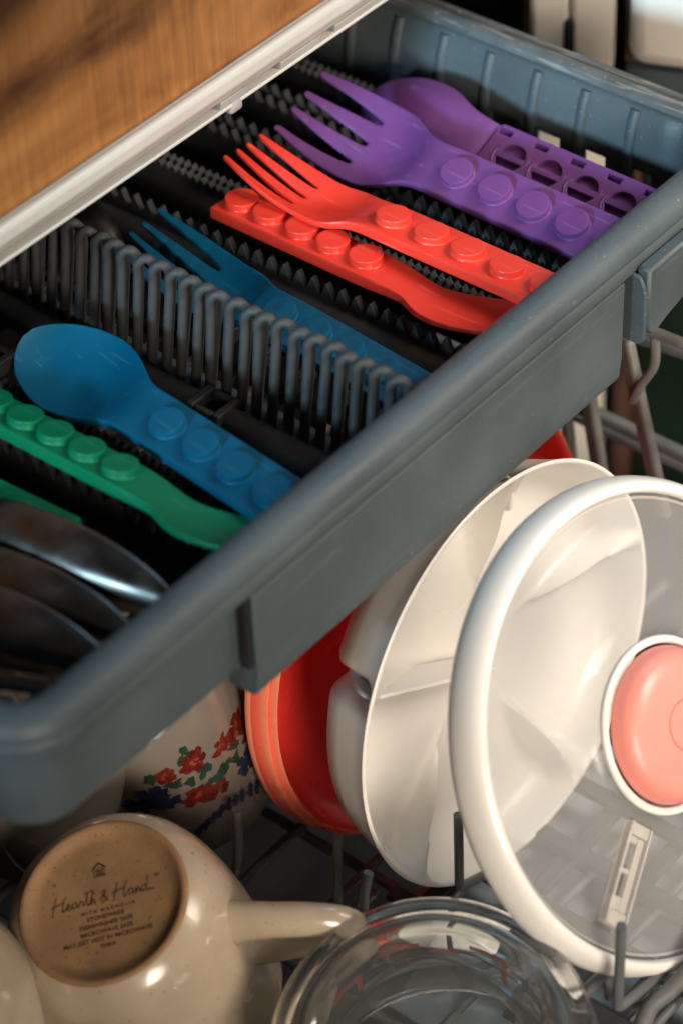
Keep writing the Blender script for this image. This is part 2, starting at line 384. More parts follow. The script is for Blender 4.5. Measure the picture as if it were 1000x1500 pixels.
while y < .40:
    if rbm is None:
        b = MB(); pr2 = [(x, z) for x, z in prof[1:8]]
        b.sweep([(-.0016, -.0030), (-.0028, -.0018), (-.0031, .0000), (-.0026, .0018), (-.0014, .0029), (.001, .0032), (.001, -.0032)], [((x, 0, z), (1, 0, 0), (0, 1, 0)) for x, z in pr2])
        rbm = b.build('side_rib', M['drawer'], dr, smooth=50); rbm.location = (0, y, 0)
    else: share(rbm, 'side_rib', dr, (0, y, 0))
    y += .0262
# grid floor
lb = None
for x in (-.155, -.13, -.105, -.08, -.06, -.03, -.005, .02, .07, .094, .130, .160, .205, .225, .245):
    if lb is None: lb = MB().box(-.0016, .0016, .006, .45, .000, .005).build('floor_bar', M['rack_dark'], dr, bevel=.0005); lb.location = (x, 0, 0)
    else: share(lb, 'floor_bar', dr, (x, 0, 0))
cb = None
yy = .026
while yy < .44:
    if cb is None: cb = MB().box(-.165, .258, -.0018, .0018, -.0012, .0062).build('cross_bar', M['rack_dark'], dr, bevel=.0006); cb.location = (0, yy, 0)
    else: share(cb, 'cross_bar', dr, (0, yy, 0))
    yy += .0215
# small fins on the cross bars
fn = None
yy = .026
while yy < .2:
    for x in (.030, .094, -.058):
        if fn is None:
            fn = MB().add([(-.006, -.0014, .006), (.006, -.0014, .006), (.0045, -.0014, .013), (-.001, -.0014, .016), (-.006, .0014, .006), (.006, .0014, .006), (.0045, .0014, .013), (-.001, .0014, .016)], [(0, 1, 2, 3), (7, 6, 5, 4), (0, 4, 5, 1), (1, 5, 6, 2), (2, 6, 7, 3), (3, 7, 4, 0)]).build('fin', M['rack_loop'], dr, bevel=.0005); fn.location = (x, yy, 0)
        else: share(fn, 'fin', dr, (x, yy, 0))
    yy += .0215
# serrated rails
def rail(x, base, zt, pitch, depth, gap, body, y0=.010, y1=.36, tk=.0036, name='serrated_rail', m='rack_dark', rows=((-1, 0), (1, .5))):
    b = MB()
    for sgn, ph in rows:
        xc = sgn*gap/2; n = int((y1-y0)/pitch)
        pts = [(y0, base)]
        for i in range(n):
            t = y0+(i+ph)*pitch
            pts += [(t+pitch*.08, zt-depth), (t+pitch*.45, zt), (t+pitch*.55, zt), (t+pitch*.92, zt-depth)]
        pts.append((pts[-1][0], base))
        k = len(pts)
        v = [(xc-tk/2, a, c) for a, c in pts]+[(xc+tk/2, a, c) for a, c in pts]
        # quads from top line down to base to avoid a huge ngon
        f = []
        o = len(v)
        v += [(xc-tk/2, a, base) for a, c in pts]+[(xc+tk/2, a, base) for a, c in pts]
        for i in range(k-1):
            f += [(i, i+1, k+i+1, k+i), (i, o+i, o+i+1, i+1), (k+i, k+i+1, o+k+i+1, o+k+i)]
        b.add(v, f)
    b.box(-body/2, body/2, y0, y1, base-.001, base+.006)
    o = b.build(name, M[m], dr, smooth=30); o.location = (x, 0, 0); return o
rail(.1795, .004, .0310, .0074, .0075, .0080, .016)
rail(.1465, .004, .0262, .0042, .0028, .0050, .012)
rail(.1165, .003, .0300, .0078, .0070, .0070, .014, tk=.0030, rows=((-1, 0),))
rail(-.0170, .004, .0290, .0042, .0028, .0050, .010)
rail(-.0430, .002, .0270, .0086, .0075, .0080, .012, tk=.0028, rows=((1, 0),))
rail(.2120, .004, .0290, .0074, .0070, .0080, .014)
rail(-.0570, .002, .0215, .0086, .0065, .0080, .010, tk=.0028, rows=((1, .3),))
rail(.2400, .004, .0280, .0042, .0028, .0050, .010)
# rounded trough beside the red knife rail
MB().sweep([(-.010, .002), (-.0115, .010), (-.009, .018), (-.004, .0215), (.001, .0215), (.001, .002)], [((.1115, y, 0), (1, 0, 0), up) for y in (.010, .36)]).build('trough', M['rack_dark'], dr, smooth=50)
# loop row
row = bpy.data.objects.new('loop_row', None); COL.objects.link(row); row.parent = dr; row.empty_display_size = .01
lp = None
for i in range(30):
    yl = .0165+i*.0083
    if lp is None:
        pts = [(-.0062, .0002, .006), (-.0030, .0001, .028), (.000, 0, .0480)]
        for k in range(1, 8):
            a = math.pi*k/8; q = .5-.5*math.cos(a); pts.append((.0044*q, -.0060*q, .0518+.0064*math.sin(a)))
        pts += [(.0044, -.0058, .0470), (.0022, -.0046, .028), (-.0004, -.0034, .006)]
        lp = MB().tube(curve(pts, 3), .0022, 10).build('wire_loop', M['rack_loop'], row, smooth=60); lp.location = (.0515, yl, 0)
        lp0 = lp
    else: lp = share(lp0, 'wire_loop', row, (.0515, yl, 0))
    lp.rotation_euler = (random.uniform(-.02, .02), random.uniform(-.02, .02), random.uniform(-.04, .04))
MB().box(.0425, .0560, .008, .36, .0035, .0090).build('loop_base', M['rack_dark'], dr, bevel=.0015)
# hinge tube with a square eyelet
MB().tube([(.0340, .008, .013), (.0340, .087, .013)], .0066, 16).build('hinge_tube', M['rack_dark'], dr, smooth=50)
MB().tube([(.0340, .104, .013), (.0340, .36, .013)], .0066, 16).build('hinge_tube', M['rack_dark'], dr, smooth=50)
e = MB(); e.box(.0265, .0415, .0865, .0905, .006, .0205); e.box(.0265, .0415, .1005, .1045, .006, .0205); e.box(.0265, .0298, .0907, .1003, .006, .0200); e.box(.0382, .0415, .0907, .1003, .006, .0200)
e.build('hinge_eyelet', M['rack_loop'], dr, bevel=.001)

# ================================================================ CHILDREN'S CUTLERY
def interp(st, us):
    st = np.array(st, float); x = st[:, 0]; out = []
    # monotone cubic (pchip-like)
    for c in range(1, st.shape[1]):
        y = st[:, c]; h = np.diff(x); dl = np.diff(y)/h; m = np.zeros(len(x))
        m[0] = dl[0]; m[-1] = dl[-1]
        for i in range(1, len(x)-1):
            m[i] = 0 if dl[i-1]*dl[i] <= 0 else 2*dl[i-1]*dl[i]/(dl[i-1]+dl[i])
        res = []
        for q in us:
            i = min(max(np.searchsorted(x, q)-1, 0), len(h)-1); t = (q-x[i])/h[i]
            res.append(y[i]*(2*t**3-3*t*t+1)+h[i]*m[i]*(t**3-2*t*t+t)+y[i+1]*(-2*t**3+3*t*t)+h[i]*m[i+1]*(t**3-t*t))
        out.append(res)
    return np.array(out).T
FR = [-1, -.94, -.80, -.5, -.2, .2, .5, .80, .94, 1]
def blade(name, st, m, parent, rows, fork=None):
    """st rows: (u, left, right, z, dip, thick); closed slab whose cells follow the outline; fork=(slot_u, tip_u)"""
    us = sorted(set(rows)); S = interp(st, us); nu = len(us)
    if fork:
        cols = []
        cen = (-.80, -.268, .268, .80)
        for kk in range(4): cols += [(kk, -1), (kk, -.55), (kk, .55), (kk, 1)]
        nc = len(cols)
    else: nc = len(FR)
    top = []; bot = []
    for i, uq in enumerate(us):
        l, r, zc, dip, tk = S[i]
        for j in range(nc):
            if fork:
                kk, e = cols[j]; s = min(max((uq-fork[0])/(fork[1]-fork[0]), 0), 1); hw = .215*(1-.62*s)
                if i == nu-1: hw *= .62
                if kk in (0, 3): c = (-1+hw) if kk == 0 else (1-hw)
                else: c = cen[kk]
                if s == 0 and kk in (0, 3): c = (-1+hw) if kk == 0 else (1-hw)
                fq = c+e*hw
            else: fq = FR[j]
            x = (l+r)/2+fq*(r-l)/2; z = zc-dip*(1-fq*fq)
            top.append((x, uq, z+tk/2)); bot.append((x, uq, z-tk/2))
    cells = set()
    for i in range(nu-1):
        for j in range(nc-1):
            if fork and us[i] >= fork[0]-1e-6 and j in (3, 7, 11): continue
            cells.add((i, j))
    o = len(top); f = []
    V = lambda i, j: i*nc+j
    for (i, j) in cells:
        f.append((V(i, j), V(i, j+1), V(i+1, j+1), V(i+1, j))); f.append((o+V(i, j), o+V(i+1, j), o+V(i+1, j+1), o+V(i, j+1)))
        for (di, dj, a, b) in ((-1, 0, (i, j), (i, j+1)), (1, 0, (i+1, j+1), (i+1, j)), (0, -1, (i+1, j), (i, j)), (0, 1, (i, j+1), (i+1, j+1))):
            if (i+di, j+dj) not in cells: f.append((V(*b), V(*a), o+V(*a), o+V(*b)))
    ob = raw(name, top+bot, f, m, parent, 0)
    for p in ob.data.polygons: p.use_smooth = True
    q = ob.modifiers.new('sub', 'SUBSURF'); q.levels = 2; q.render_levels = 2
    return ob
STUD = {}
def stud_mesh(r=.0073, h=.0034):
    b = MB(); b.lathe([(r+.0005, 0), (r+.0001, .0004), (r, .0010), (r, h-.0010), (r, h-.00045), (r-.00015, h-.00012), (r-.00045, h), (r-.0012, h), (0, h)], 48)
    o = raw('stud', b.v, b.f, None, None, 40); me = o.data; bpy.data.objects.remove(o); return me
SM = stud_mesh()
def add_studs(parent, m, us, x, z):
    first = None
    for k, uq in enumerate(us):
        me = SM.copy() if k == 0 else first
        o = bpy.data.objects.new('stud', me); COL.objects.link(o); o.parent = parent
        if k == 0: me.materials.append(m); first = me
        o.location = (x if not callable(x) else x(uq), uq, z)
def utensil(name, label, cat, pos, m, st, rows, studs, fork=None, rz=0, roll=0, pitchx=0, body='body', studx=0, tk=.0055):
    t = thing(name, label, cat, pos, 'building brick style children\'s cutlery in the drawer')
    t.rotation_euler = Matrix.Rotation(rz, 4, 'Z').to_3x3().to_4x4().to_euler() if False else (Matrix.Rotation(rz, 4, 'Z') @ Matrix.Rotation(pitchx, 4, 'X') @ Matrix.Rotation(roll, 4, 'Y')).to_euler()
    blade(body, st, M[m], t, rows, fork)
    if studs: add_studs(t, M[m], studs, studx, tk/2-.0001)
    return t
W = .0122
hr = [0, .0008, .003, .02, .045, .07, .085, .093]
def fork_st(W, hw, L, up_=.006, dip=.0045):
    return [(0, -W, W, 0, 0, .0055), (.09, -W, W, 0, 0, .0055), (.100, -W*.97, W*.97, -.0002, .0003, .0050), (.110, -W*1.06, W*1.06, -.0012, .0014, .0042), (.119, -W*1.40, W*1.40, -.0034, dip*.8, .0034),
            (.130, -hw*.99, hw*.99, -.0040, dip, .0030), (.141, -hw, hw, -.0030, dip*.8, .0028), (.156, -hw*.96, hw*.96, .0000, dip*.45, .0026), (L, -hw*.80, hw*.80, up_, dip*.15, .0022)]
def fork_rows(L): return hr+[.100, .105, .110, .116, .122, .128, .133, .1375, .1400, .1450, .150, .156, .163, .170, L-.004, L-.0012, L]
# purple fork
utensil('purple_fork', 'purple plastic fork with four raised round studs facing up beside the purple spoon', 'fork', (.1880, .0030, .0440), 'purple',
        fork_st(.0128, .0225, .176), fork_rows(.176), [.0250+.0205*k-.0001 for k in range(4)]+[.0045+.0003], (.1400, .176), rz=R(-1.2), roll=R(-20), studx=0)
# red fork
utensil('red_fork', 'red plastic fork with raised studs lying above the red knife', 'fork', (.1462, -.0020, .0440), 'red',
        fork_st(.0118, .0158, .1755), fork_rows(.1755), [.0130, .0335, .0535, .0723, .0924], (.1400, .1755), rz=R(.5), roll=R(5), pitchx=R(.6))
# blue fork
utensil('blue_fork', 'dark blue plastic fork lying half hidden behind the grey wire loops', 'fork', (.0770, .0100, .0270), 'blue',
        fork_st(.0122, .0180, .180), fork_rows(.180), [.0130, .0335, .0535, .0723, .0924], (.1400, .180), rz=R(-5.0), roll=R(-8))
# blue spoon
def spoon_st(W, hw, L, c=0):
    st = [(0, -W, W, 0, 0, .0055), (.085, -W, W, 0, 0, .0055), (.094, -W, W, -.0003, .0004, .0048), (.103, -W*1.22+c*.2, W*1.22+c*.2, -.0014, .002, .0040), (.114, -hw*.86+c*.6, hw*.86+c*.6, -.0026, .0055, .0034)]
    uc = .128; a = L-uc
    for k in (0, 20, 40, 56, 68, 78, 86):
        q = math.cos(R(k)); st.append((uc+a*math.sin(R(k)), -hw*q+c, hw*q+c, .0012-.0042*q, .0085*q*q, .0026+.0006*q))
    return st
def spoon_rows(L): return [0, .0008, .003, .02, .045, .07, .085, .094, .099, .104, .110, .116, .122]+[.128+(L-.128)*math.sin(R(k)) for k in (0, 10, 20, 30, 40, 48, 56, 63, 69, 74, 79, 83, 86)]
utensil('blue_spoon', 'blue plastic spoon with raised studs and a deep oval bowl at the left', 'spoon', (-.0135, .0080, .0380), 'blue',
        spoon_st(.0122, .0235, .1615, .001), spoon_rows(.1615), [.0150, .0355, .0550, .0745], rz=R(-6.2), roll=R(-9))
# red knife: handle points into the drawer, blade to the front
def knife_st(W):
    return [(0, -W, W, 0, 0, .0058), (.085, -W, W, 0, 0, .0058), (.094, -W*.95, W*.93, -.0002, .0002, .0050), (.103, -W*.80, W*.92, -.0004, .0004, .0042), (.112, -W*.72, W*1.30, -.0006, .0010, .0034),
            (.121, -W*.92, W*1.46, -.0006, .0014, .0029), (.132, -W*1.35, W*1.28, -.0004, .0014, .0027), (.146, -W*1.90, W*.72, 0, .0012, .0026), (.156, -W*2.0, W*.10, .0002, .0008, .0025), (.163, -W*1.95, -W*.75, .0004, .0002, .0024)]
krows = [0, .0008, .003, .02, .045, .07, .085, .094, .099, .104, .108, .112, .116, .121, .127, .133, .140, .147, .153, .158, .1615, .163]
utensil('red_knife', 'red plastic knife with raised studs and a broad blade pointing to the drawer front', 'knife', (.1262, .1680, .0350), 'red',
        knife_st(.0100), krows, [.0090, .0248, .0430, .0598, .0775], rz=R(180), roll=R(-3), studx=-.0008, tk=.0058)
utensil('green_knife', 'green plastic knife with raised studs pointing to the drawer front left of the blue spoon', 'knife', (-.0368, .1600, .0360), 'green',
        knife_st(.0098), krows, [.0120, .0290, .0450, .0620, .0793], rz=R(180.5), roll=R(-12), studx=-.0005, tk=.0058)
# green fork, only the handle shows
utensil('green_fork', 'green plastic utensil half hidden under the steel spoons at the left edge', 'fork', (-.0740, .0755, .0320), 'green',
        fork_st(.0122, .0190, .180), fork_rows(.180), [.0240, .0450, .0650], (.1400, .180), rz=R(3), roll=R(-8))
# purple spoon: back of the handle up, with sockets
ps = thing('purple_spoon', 'purple plastic spoon turned face down showing round sockets in its handle', 'spoon', (.2240, .0010, .0355), 'building brick style children\'s cutlery in the drawer')
ps.rotation_euler = (Matrix.Rotation(R(-1.2), 4, 'Z') @ Matrix.Rotation(R(-23), 4, 'Y')).to_euler()
Wp = .0122
blade('bowl', [(0, -Wp, Wp, -.0016, 0, .0024), (.098, -Wp, Wp, -.0016, 0, .0024), (.106, -Wp*.98, Wp*.98, .0005, -.0004, .0044), (.116, -Wp*1.10, Wp*1.10, .0010, -.002, .0042), (.126, -Wp*1.42, Wp*1.42, .0006, -.0045, .0034), (.137, -Wp*1.66, Wp*1.66, -.0005, -.0065, .003), (.149, -Wp*1.62, Wp*1.62, -.0015, -.006, .003), (.160, -Wp*1.34, Wp*1.34, -.003, -.004, .003), (.168, -Wp*.9, Wp*.9, -.004, -.002, .0028), (.172, -Wp*.3, Wp*.3, -.0045, -.0006, .0026)],
      M['purple'], ps, [0, .0008, .004, .05, .09, .098, .1015, .106, .111, .116, .121, .126, .131, .137, .143, .149, .155, .160, .164, .168, .1708, .172])
outl = []
def arc(cx, cy, r, a0, a1, n): return [(cx+r*math.cos(R(a0+(a1-a0)*k/n)), cy+r*math.sin(R(a0+(a1-a0)*k/n))) for k in range(n+1)]
rr = .0022
for (cx, cy, a0) in ((Wp-rr, rr, -90), (Wp-rr, .1005-rr, 0), (-Wp+rr, .1005-rr, 90), (-Wp+rr, rr, 180)): outl += arc(cx, cy, rr, a0, a0+90, 5)
holes = []
cc = [.0075+.0197*k for k in range(5)]
for yc in cc:
    r_ = .0074; x0 = -.0016
    # half sockets split by a cross bar that lies along the handle, stepped at one end like a letter e
    a = math.degrees(math.asin(.0012/r_))
    upper = arc(x0, yc, r_, a-0, 180-a, 22)          # +y half
    # rotate so that the bar runs along the length (u): swap axes
    rot = lambda L: [(x0-(p[1]-yc), yc+(p[0]-x0)) for p in L]
    holes.append(rot(arc(x0, yc, r_, a, 180-a, 22)))
    low = arc(x0, yc, r_, 180+a, 360-a, 22)
    holes.append(rot(low))
    holes.append([(Wp-.0050, yc+.0060), (Wp-.0014, yc+.0060), (Wp-.0014, yc+.0142), (Wp-.0050, yc+.0142)])
hp = link_mesh('socket_plate', flat_mesh(outl, holes, .0024, .0003), M['purple'], ps, 35); hp.location = (0, 0, .0008)
rg_ = None
for yc in cc:
    if rg_ is None:
        pts = [( -.0016+.0086*math.cos(R(a)), .0086*math.sin(R(a)), 0) for a in range(75, 300, 9)]
        rg_ = MB().tube(pts, .0005, 6).build('socket_ring', M['purple'], ps, smooth=60); rg_.location = (0, yc, .0022)
    else: share(rg_, 'socket_ring', ps, (0, yc, .0022))

# ================================================================ STEEL CUTLERY
def steel_spoon(name, label, pos, rz, roll, hw, L, pitchx=0):
    t = thing(name, label, 'spoon', pos, 'stainless steel spoons in the drawer corner')
    t.rotation_euler = (Matrix.Rotation(rz, 4, 'Z') @ Matrix.Rotation(pitchx, 4, 'X') @ Matrix.Rotation(roll, 4, 'Y')).to_euler()
    st = [(-.09, -.005, .005, -.002, -.0006, .0022), (-.03, -.0045, .0045, .001, -.0006, .0024), (0, -.006, .006, -.002, -.001, .0022), (L*.12, -hw*.55, hw*.55, -.004, -.005, .0019), (L*.35, -hw*.95, hw*.95, -.005, -.011, .0017), (L*.58, -hw, hw, -.005, -.012, .0017), (L*.8, -hw*.78, hw*.78, -.005, -.008, .0017), (L*.94, -hw*.42, hw*.42, -.005, -.003, .0017), (L, -hw*.12, hw*.12, -.005, -.0004, .0016)]
    blade('spoon_bowl', st, M['steel'], t, [-.09, -.06, -.03, -.012, 0, L*.06, L*.12, L*.2, L*.28, L*.36, L*.46, L*.56, L*.66, L*.75, L*.83, L*.9, L*.95, L*.985, L])
    return t
steel_spoon('steel_spoon', 'polished steel spoon bowl nearest the green handle in the dark corner', (-.0915, .1330, .0340), R(180+7), R(62), .0150, .116)
steel_spoon('steel_spoon', 'middle steel spoon bowl of three nested in the dark corner', (-.1130, .1300, .0290), R(180+9), R(62), .0150, .110)
steel_spoon('steel_spoon', 'steel spoon bowl of three nearest the drawer front corner', (-.1310, .1220, .0290), R(180+10), R(60), .0150, .106)
steel_spoon('steel_teaspoon', 'small dark steel spoon whose thin rim glints beneath the trim strip', (.0950, .2450, .0250), R(175), R(-40), .014, .05)
for i, (a, b, lab) in enumerate((((-.156, .050, .040), (-.1400, .0180, .043), 'thin steel cutlery handle end beside the front rim, upper of two'), ((-.163, .046, .038), (-.1530, .0230, .041), 'thin steel cutlery handle end beside the front rim, lower of two'))):
    o = MB().tube(curve([a, (Vector(a)+Vector(b))/2+Vector((0, 0, .001)), b], 5), .0034, 12, flat=.4).build('steel_utensil', M['steel'], smooth=60); tag(o, lab, 'cutlery', 'steel utensil ends')

# ================================================================ LID WITH PEACH KNOB
LM = frame((.0680, -.0895, -.0805), (.0036, -.8501, .5266), (.8464, -.2778, -.4543))
ld = thing('snack_lid', 'round clear lid with thick white rim and peach centre knob standing in the rack', 'lid', mtx=LM)
ringp = [(.0930, .0125), (.0933, .0150), (.0944, .0163), (.0957, .0162), (.0974, .0150), (.0990, .0124), (.1001, .0090), (.1005, .0055), (.1004, .0025), (.0996, .0002), (.0985, -.0004), (.0970, .0010), (.0965, .004), (.0950, .0085), (.0935, .0112), (.0930, .0125)]
LS = Matrix.Translation((0, 0, .006))
MB().lathe(ringp, 128).build('lid_rim', M['white'], ld, smooth=60)
wedge0, wedge1 = R(-112-4), R(-112+4)
MB().lathe([(.0355, .0187), (.0372, .0172), (.0400, .0148), (.046, .0132), (.062, .0124), (.080, .0122), (.0935, .0120), (.0935, .0108), (.080, .0110), (.062, .0114), (.046, .0120), (.0396, .0136), (.0366, .0160), (.0350, .0175), (.0355, .0187)], 96).build('window', M['window'], ld, smooth=60)
MB().lathe([(.0346, .0206), (.0357, .0212), (.0360, .0222), (.0357, .0233), (.0346, .0238), (.0332, .0236), (.0324, .0226), (.0325, .0200), (.0346, .0206)], 96).build('hub_ring', M['white'], ld, smooth=60).location = (0, 0, -.0035)
kn = MB().lathe([(.0316, .0225), (.0318, .0232), (.0316, .0240), (.0308, .0275), (.0292, .0302), (.0266, .0322), (.0225, .0333), (.0150, .0338), (.0, .0340)], 96).build('knob', M['peach'], ld, smooth=60); kn.location = (0, 0, -.0030)
spir = []
for k in range(60):
    a = R(60+k*7.2); q = .0102-.0000*k if k < 44 else .0102-.0076*(k-44)/16
    spir.append((q*math.cos(a), q*math.sin(a), .0340))
MB().tube(spir, .00028, 6).build('swirl_mark', M['peach_line'], kn, smooth=60)
spir2 = []
for k in range(34):
    a = R(40+k*9.5); q = .0055*(1-k/46)
    spir2.append((.0012+q*math.cos(a), -.0004+q*math.sin(a), .0340))
MB().tube(spir2, .00028, 6).build('swirl_mark', M['peach_line'], kn, smooth=60)
MB().lathe([(.0906, .0122), (.0912, .0127), (.0918, .0122)], 96).build('window_ridge', M['clasp'], ld, smooth=60)
# clear clasp channel (with two slots) in the window
d0 = Vector((-.0125, -.0390)); d1 = Vector((-.0305, -.0770)); ax = (d1-d0).normalized(); nx = Vector((-ax.y, ax.x))
def lp3(s, t, h): q = d0+ax*s+nx*t; return (q.x, q.y, h)
Lc = (d1-d0).length
def bar(s0, s1, t0, t1, h0, h1):
    return [lp3(s, t, h) for s in (s0, s1) for t in (t0, t1) for h in (h0, h1)], [(0, 1, 3, 2), (4, 6, 7, 5), (0, 4, 5, 1), (2, 3, 7, 6), (0, 2, 6, 4), (1, 5, 7, 3)]
cl = MB(); cl.add(*bar(0, Lc, -.0062, -.0046, .0128, .0178)); cl.add(*bar(0, Lc, .0050, .0062, .0128, .0178)); cl.add(*bar(0, .0050, -.0044, .0048, .0128, .0172)); cl.add(*bar(Lc-.0060, Lc, -.0044, .0048, .0128, .0172))
cl.add(*bar(.0052, Lc-.0062, .0012, .0048, .0128, .0160)); cl.add(*bar(.0185, .0205, -.0044, .0010, .0128, .0160)); cl.add(*bar(.0052, .0080, -.0044, .0010, .0128, .0160)); cl.add(*bar(Lc-.0120, Lc-.0062, -.0044, .0010, .0128, .0160))
cl.build('clasp_channel', M['clasp'], ld, bevel=.0005).location = (0, 0, -.001)
MB().add(*bar(.0082, .0183, -.0042, .0008, .0131, .0136)).build('clasp_slot', M['wire'], ld).location = (0, 0, -.001)
MB().add(*bar(.0207, Lc-.0122, -.0042, .0008, .0131, .0136)).build('clasp_slot', M['wire'], ld).location = (0, 0, -.001)

# ================================================================ DIVIDED TRAY
CM = frame((.0817, -.0187, -.1057), (-.0171, -.9931, .1160), (1, -.0172, 0))
ct = thing('divided_tray', 'ivory round divided snack tray standing behind the clear lid', 'tray', mtx=CM)
DIV = [181-CMang for CMang in (0,)]
import math as _m
ex = Vector((.8317, -.0786, -.5496)); Mx = Vector((CM[0][0], CM[1][0], CM[2][0])); My = Vector((CM[0][1], CM[1][1], CM[2][1]))
off = math.degrees(math.atan2(ex.dot(My), ex.dot(Mx)))      # turn of the divider fan in the tray's own plane
angs = [184+72*k+off for k in range(5)]
def notch(a, r, h):
    if r < .05 or h > -.006: return 1
    q = 1
    for g_ in angs:
        dd = (math.degrees(a)-g_+180) % 360-180
        q -= .14*math.exp(-(dd/3.2)**2)
    return q
def ridge(a, r, h):
    if h < -.0217 or h > -.003 or r < .012 or r > .0925: return 0
    t = min(max((r-.03)/.055, 0), 1); t = t*t*(3-2*t); out_ = 0
    for g_ in angs:
        dd = (math.degrees(a)-g_+180) % 360-180
        out_ += math.exp(-(dd*r/.09/2.0)**2)
    return min(out_, 1)*t*(-.0035-h)*.75
MB().lathe([(.0, -.0335), (.045, -.0340), (.070, -.0338), (.0815, -.0315), (.0870, -.0270), (.0905, -.0180), (.0935, -.0080), (.0962, -.0006), (.0967, .0003), (.0962, .0011), (.0952, .0011), (.0944, .0002), (.0925, -.0070), (.0912, -.0100), (.0895, -.0132), (.0870, -.0162), (.083, -.0188), (.077, -.0205), (.070, -.0212), (.060, -.0215), (.050, -.0216), (.040, -.0216), (.03, -.0216), (.0, -.0216)], 320, notch, None, ridge).build('tray_shell', M['ivory'], ct, smooth=60)
for gi, g_ in enumerate(angs):
    b = MB(); a = R(g_); dx, dy = math.cos(a), math.sin(a)
    pr = [(.0, -.0215), (.0, -.0075), (.018, -.0055), (.060, -.0028), (.0930, -.0016), (.0935, -.0060), (.0905, -.0120), (.0865, -.0170), (.080, -.0200)]
    if gi in (1, 2, 3): continue
    if gi: pr = [(.077, -.0206), (.0775, -.0040), (.0790, -.0028), (.0850, -.0022), (.0930, -.0016)]+pr[5:]
    v = []
    for s_ in (-1, 1):
        for (q, h) in pr:
            t = .0009+.0010*max(0, (-h-.002)/.0195)**2; v.append((q*dx-s_*t*dy, q*dy+s_*t*dx, h))
    k = len(pr)
    b.add(v, [list(range(k)), [k+i for i in range(k)][::-1]]+[(i, (i+1) % k, k+(i+1) % k, k+i) for i in range(k)])
    b.build('divider', M['ivory'], ct, bevel=.0008)

# ================================================================ RED DISH
RM = frame((.0999, .0448, -.1183), (-.0407, -.9951, .0899), (1, -.041, 0))
rd = thing('red_dish', 'glossy red shallow dish with ridged orange rim behind the ivory tray', 'dish', mtx=RM)
MB().lathe([(.0, -.0120), (.060, -.0120), (.085, -.0095), (.0950, -.0030), (.0995, .0062), (.1010, .0090), (.1016, .0092), (.1012, .0060), (.0970, -.0050), (.087, -.0118), (.06, -.0142), (.0, -.0142)], 128).build('dish', M['redplate'], rd, smooth=60)
MB().lathe([(.1016, .0070), (.1017, .0096), (.1021, .0102), (.1025, .0096), (.1026, .0066)], 128).build('rim_ridge', M['orange'], rd, smooth=50)
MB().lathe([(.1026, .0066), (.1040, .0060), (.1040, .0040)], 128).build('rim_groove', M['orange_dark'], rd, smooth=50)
MB().lathe([(.1040, .0048), (.1041, .0066), (.1045, .0070), (.1049, .0064), (.1050, .0028)], 128).build('rim_ridge', M['orange'], rd, smooth=50)
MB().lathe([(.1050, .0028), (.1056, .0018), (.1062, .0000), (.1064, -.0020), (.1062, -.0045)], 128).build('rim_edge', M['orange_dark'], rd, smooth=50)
MB().lathe([(.1062, -.0020), (.1064, -.0012), (.1067, -.0020), (.1067, -.0040), (.1062, -.0048)], 128).build('rim_ridge', M['orange'], rd, smooth=50)

# ================================================================ STONEWARE MUGS
def mug_profile(): return [(.0352, .0), (.0400, -.0035), (.0438, -.0110), (.0462, -.0220), (.0476, -.0380), (.0480, -.0550), (.0474, -.0740), (.0462, -.0900), (.0458, -.0935), (.0448, -.0950), (.0436, -.0935), (.0440, -.0890), (.0450, -.0740), (.0456, -.0550), (.0450, -.0300), (.0420, -.0120), (.0300, -.0070), (.0, -.0070)]
def make_mug(name, label, mtx, hdir):
    t = thing(name, label, 'mug', mtx=mtx, group='cream stoneware mugs upside down in the rack')
    MB().lathe(mug_profile(), 96).build('body', M['glaze'], t, smooth=60)
    MB().lathe([(.0, -.0026), (.0270, -.0026), (.0296, -.0022), (.0312, -.0010), (.0326, .0006), (.0340, .0009), (.0351, .0004), (.0356, -.0006), (.0350, -.0030), (.030, -.0040), (.0, -.0040)], 96).build('foot', M['bisque'], t, smooth=60)
    h = Vector((hdir[0], hdir[1], 0)).normalized(); z = Vector((0, 0, 1))
    pts = [h*.0440+z*-.0265, h*.050+z*-.0262, h*.062+z*-.0268, h*.076+z*-.0285, h*.0870+z*-.0335, h*.0905+z*-.0410, h*.0860+z*-.0475, h*.075+z*-.0510, h*.062+z*-.0530, h*.0455+z*-.0540]
    rad = [.0100, .0083, .0074, .0072, .0072, .0070, .0066, .0064, .0066, .0080]
    cp_ = curve(pts, 5); rd_ = [rad[min(int(i/5), 9)]+(rad[min(int(i/5)+1, 9)]-rad[min(int(i/5), 9)])*((i % 5)/5) for i in range(len(cp_))]
    MB().tube(cp_, rd_, 20, flat=.80).build('handle', M['glaze'], t, smooth=70)
    return t
MM = frame((-.1179, .0312, -.1024), (-.3537, .0098, .9353), (.6632, -.7025, .2582))
mg = make_mug('mug', 'cream stoneware mug upside down with stamped brown unglazed base', MM, (.975, -.20))
Z0 = -.0025
def stamp(txt, size, x, y, shear=0, sp=1):
    o = link_mesh('stamp_text', text_mesh(txt, size, .00006, shear, sp), M['stamp'], mg, 0); o.location = (x, y, Z0); return o
stamp('WITH MAGNOLIA', .0021, .0010, -.0024, 0, 1.45)
stamp('STONEWARE', .0026, -.0002, -.0055); stamp('DISHWASHER SAFE', .0026, -.0002, -.0086); stamp('MICROWAVE SAFE', .0026, -.0002, -.0117)
stamp('MAY GET HOT IN MICROWAVE', .0026, -.0002, -.0148); stamp('CHINA', .0021, -.0002, -.0178); stamp('TM', .0016, .0222, .0068)
